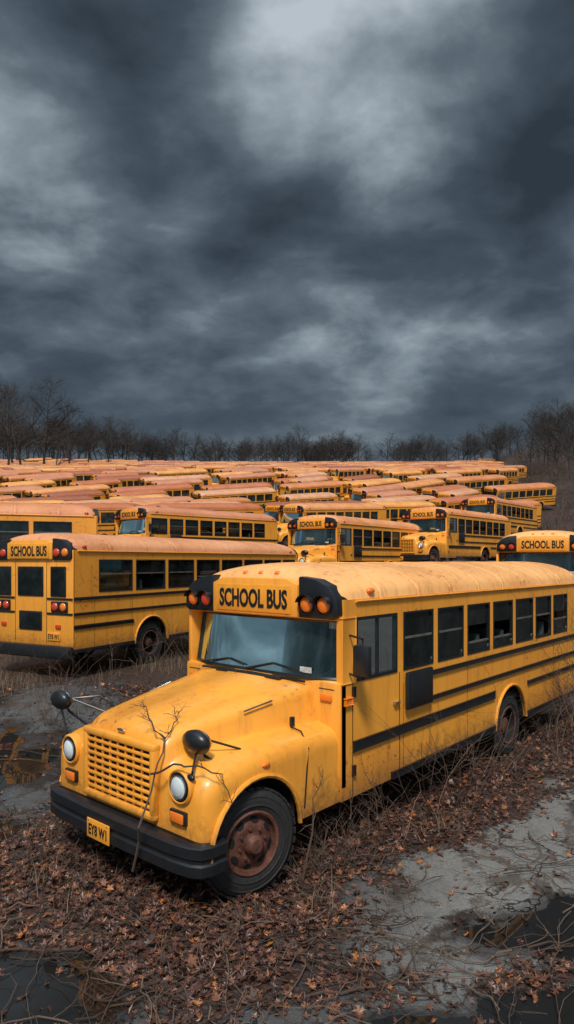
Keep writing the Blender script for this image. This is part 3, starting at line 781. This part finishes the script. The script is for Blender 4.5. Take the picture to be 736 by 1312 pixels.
for k in range(1700):
    y = 4.5 + rb.random() * 24; x = rb.uniform(-.55 * y, .55 * y)
    dm = min(footprint_d(bx, by, a, x, y) for v, (bx, by), a, z, c in BUSES)
    if dm < .05: continue
    if y < 10.5 and (dm > .5 or rb.random() < .5): continue
    if y >= 10.5 and dm > 1.3 and rb.random() < .6: continue
    z = terr(x, y)
    for i in range(rb.randint(8, 20)):
        a = rb.uniform(0, 6.3); L = rb.uniform(.12, .4) * (1 if y > 9 else .7); lean = rb.uniform(.2, .9)
        bx_, by_ = x + rb.gauss(0, .12), y + rb.gauss(0, .12); w = .004
        b0 = len(V_)
        for t in (0, .5, 1):
            ww = w * (1 - t * .9); cx, cy = bx_ + math.cos(a) * lean * L * t * t, by_ + math.sin(a) * lean * L * t * t
            V_.append((cx - math.sin(a) * ww, cy + math.cos(a) * ww, z + L * t * (1 - .25 * t * lean))); V_.append((cx + math.sin(a) * ww, cy - math.cos(a) * ww, z + L * t * (1 - .25 * t * lean)))
        F_ += [(b0, b0 + 1, b0 + 3, b0 + 2), (b0 + 2, b0 + 3, b0 + 5, b0 + 4)]
mk_obj('dry_grass', V_, F_, grm)

V_, F_ = [], []
rb = random.Random(77)
def clump(x, y, z, n, hh):
    for i in range(n):
        d = Vector((rb.gauss(0, .6), rb.gauss(0, .6), 1)).normalized()
        branchy(V_, F_, Vector((x + rb.gauss(0, .5), y + rb.gauss(0, .5), z)), d, hh * rb.uniform(.6, 1.1), .018, 2, rb, .03, .3, 3, (3, 4), 2)
clump(0, 0, 0, 10, 1.5)
cl = bpy.data.meshes.new('clump'); cl.from_pydata(V_, [], F_); cl.materials.append(twm)
br = bpy.data.objects.new('brush_thicket', None); COL.objects.link(br)
for k in range(420):
    if k < 180:
        y = rb.uniform(28, 150) ; x = rb.uniform(-.48, .34) * y
    elif k < 370:
        y = 20 + 210 * rb.random() ** 1.3; x = (.34 + abs(rb.gauss(0, .07))) * y + 2
    else:
        y = rb.uniform(235, 262); x = rb.uniform(-.5, .5) * y
    if min(footprint_d(bx, by, a, x, y) for v, (bx, by), a, z, c in BUSES) < 1.2: continue
    s = rb.uniform(.6, 1.3) * (1 if y < 120 else 1.8)
    o = bpy.data.objects.new('clump', cl); COL.objects.link(o); o.parent = br
    o.location = (x, y, terr(x, y) - .05); o.rotation_euler = (0, 0, rb.uniform(0, 6.3)); o.scale = (s, s, s)

# ------------------------------------------------------------------ trees
barkm = islandmat('bark', [(0, (.022, .019, .018)), (1, (.055, .047, .042))], .95)
def tree_mesh(seed, H, lev=3, nb=26):
    rnd = random.Random(seed); V, F = [], []
    pts = [Vector((0, 0, -.3))]; q = Vector((0, 0, 0)); dd = Vector((0, 0, 1)); n = 9
    for i in range(n):
        pts.append(q.copy()); dd = (dd + Vector((rnd.gauss(0, .09), rnd.gauss(0, .09), .12))).normalized(); q = q + dd * H / n
    pts.append(q.copy()); add_tube(V, F, pts, H * .017, H * .002, 5)
    for i in range(nb):
        t = rnd.uniform(.22, .98); k = t * n; p = pts[1 + int(k)].lerp(pts[min(n + 1, 2 + int(k))], k - int(k))
        a = rnd.uniform(0, 6.3); d = Vector((math.cos(a), math.sin(a), rnd.uniform(.5, 1.3))).normalized()
        branchy(V, F, p, d, H * .40 * (1.08 - t) + H * .05, H * .006 * (1.2 - t), lev, rnd, 0, .22, 3, (3, 4) if lev > 2 else (4, 5), 3 if lev > 2 else 2)
    me = bpy.data.meshes.new('tree'); me.from_pydata(V, [], F); me.materials.append(barkm); return me
tms = [tree_mesh(s, 10) for s in (1, 2, 3, 4)]
tfar = [tree_mesh(s, 10, 2, 24) for s in (5, 6, 7)]
tr = bpy.data.objects.new('distant_treeline', None); COL.objects.link(tr)
rt = random.Random(5)
for k in range(270):
    y = rt.uniform(236, 285); fx = rt.uniform(-.5, .5); x = fx * y
    if fx > .2 and rt.random() < .3: y = rt.uniform(150, 330); x = rt.uniform(.37, .52) * y
    s = rt.uniform(.8, 1.45)
    if fx < -.25: s *= 1.3
    if fx > .3: s *= 1.2
    o = bpy.data.objects.new('tree', rt.choice(tfar)); COL.objects.link(o); o.parent = tr
    o.location = (x, y, terr(x, y) - .3); o.rotation_euler = (0, 0, rt.uniform(0, 6.3)); o.scale = (s * 1.1, s * 1.1, s)
for fx, y, s in ((-.40, 140, 1.9), (-.37, 150, 2.2), (-.425, 130, 1.9), (-.33, 165, 1.8), (-.30, 190, 1.6), (-.44, 155, 2.4), (-.24, 225, 1.7), (-.35, 128, 1.0), (-.17, 232, 1.5), (.02, 235, 1.6), (.08, 236, 1.4), (-.27, 200, 1.7), (-.415, 170, 2.3),
                 (.40, 150, 1.5), (.43, 130, 1.4), (.41, 190, 2.0), (.37, 215, 1.8), (.44, 170, 1.9), (.36, 170, 1.0), (.42, 110, .9), (.45, 90, .85)):
    o = bpy.data.objects.new('bare_tree', rt.choice(tms)); COL.objects.link(o)
    o.location = (fx * y, y, terr(fx * y, y) - .2); o.rotation_euler = (0, 0, rt.uniform(0, 6.3)); o.scale = (s, s, s)

# ------------------------------------------------------------------ world
w = bpy.data.worlds.new('World'); scene.world = w; w.use_nodes = True; nt = w.node_tree
bg = nt.nodes['Background']
tc = nt.nodes.new('ShaderNodeTexCoord'); D = tc.outputs['Generated']
sp = nt.nodes.new('ShaderNodeSeparateXYZ'); nt.links.new(D, sp.inputs[0]); dz = sp.outputs['Z']; dy = sp.outputs['Y']; dx = sp.outputs['X']
den = math_n(nt, 'ADD', math_n(nt, 'MAXIMUM', dz, 0), .32)
cb = nt.nodes.new('ShaderNodeCombineXYZ'); nt.links.new(math_n(nt, 'DIVIDE', dx, den), cb.inputs[0]); nt.links.new(math_n(nt, 'DIVIDE', dy, den), cb.inputs[1])
nt.links.new(math_n(nt, 'MULTIPLY', dz, 1.2), cb.inputs[2])
mp = nt.nodes.new('ShaderNodeMapping'); nt.links.new(cb.outputs[0], mp.inputs[0]); mp.inputs['Location'].default_value = (5.3, 2.4, .7)
mp.inputs['Scale'].default_value = (1.25, 1.35, 1.2)
c1 = noise_n(nt, mp.outputs[0], 1.5, 2, .5, 0); c2 = noise_n(nt, mp.outputs[0], 3.4, 7, .55, .15)
cc = math_n(nt, 'ADD', math_n(nt, 'MULTIPLY', c1, .50), math_n(nt, 'MULTIPLY', c2, .50))
def blob(vec, a, bb):
    v = Vector(vec).normalized(); dt = nt.nodes.new('ShaderNodeVectorMath'); dt.operation = 'DOT_PRODUCT'
    nt.links.new(D, dt.inputs[0]); dt.inputs[1].default_value = v
    mr = nt.nodes.new('ShaderNodeMapRange'); mr.interpolation_type = 'SMOOTHSTEP'; nt.links.new(dt.outputs['Value'], mr.inputs[0])
    mr.inputs[1].default_value = a; mr.inputs[2].default_value = bb; return mr.outputs[0]
for vec, a, am in (((.13, 1, .82), .970, .22), ((-.42, 1, .64), .985, .10), ((-.22, 1, .80), .988, -.06), ((.40, 1, .72), .975, -.03), ((.0, 1, .37), .975, -.07)):
    cc = math_n(nt, 'ADD', cc, math_n(nt, 'MULTIPLY', blob(vec, a, 1.0), am))
cloud = ramp(nt, cc, [(.34, (.026, .037, .050)), (.45, (.056, .078, .100)), (.54, (.115, .15, .18)), (.62, (.25, .305, .35)), (.72, (.50, .56, .61))])
hz = ramp(nt, dz, [(.08, .6), (.30, 0.)])
cloud = mix(nt, hz, cloud, (.080, .105, .130))
sky = nt.nodes.new('ShaderNodeTexSky'); sky.sky_type = 'NISHITA'; sky.sun_disc = False
sky.sun_elevation = R(52); sky.sun_rotation = R(186)
skyc = mix(nt, 1., sky.outputs[0], (.06, .06, .06), 'MULTIPLY')
tot = mix(nt, .06, cloud, skyc)
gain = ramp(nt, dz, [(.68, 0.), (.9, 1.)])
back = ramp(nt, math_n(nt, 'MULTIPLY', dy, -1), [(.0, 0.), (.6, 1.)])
gv = math_n(nt, 'ADD', 1., math_n(nt, 'ADD', math_n(nt, 'MULTIPLY', gain, 5.5), math_n(nt, 'MULTIPLY', back, 1.8)))  # unseen sky overhead and behind the camera brightened, added to light the bus
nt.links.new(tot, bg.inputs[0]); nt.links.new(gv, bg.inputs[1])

sl = bpy.data.lights.new('sun', 'SUN'); sl.energy = 3.4; sl.angle = R(10); sl.color = (1, .92, .82)
so = bpy.data.objects.new('sun', sl); COL.objects.link(so)
sd = Vector((-.08, -.76, 1.0)).normalized()
so.rotation_euler = sd.to_track_quat('Z', 'Y').to_euler(); so.location = (5, -10, 20)

# ------------------------------------------------------------------ camera
cam = bpy.data.cameras.new('camera'); co = bpy.data.objects.new('camera', cam); COL.objects.link(co)
cam.sensor_fit = 'VERTICAL'; cam.sensor_height = 36; cam.lens = 843 / 1312 * 36; cam.shift_y = 62 / 1312
cam.clip_end = 3000; cam.clip_start = .1
co.location = (0, 0, 3.0); co.rotation_euler = (R(90), 0, 0)
scene.camera = co
scene.view_settings.view_transform = 'Standard'; scene.view_settings.look = 'None'; scene.view_settings.exposure = 0
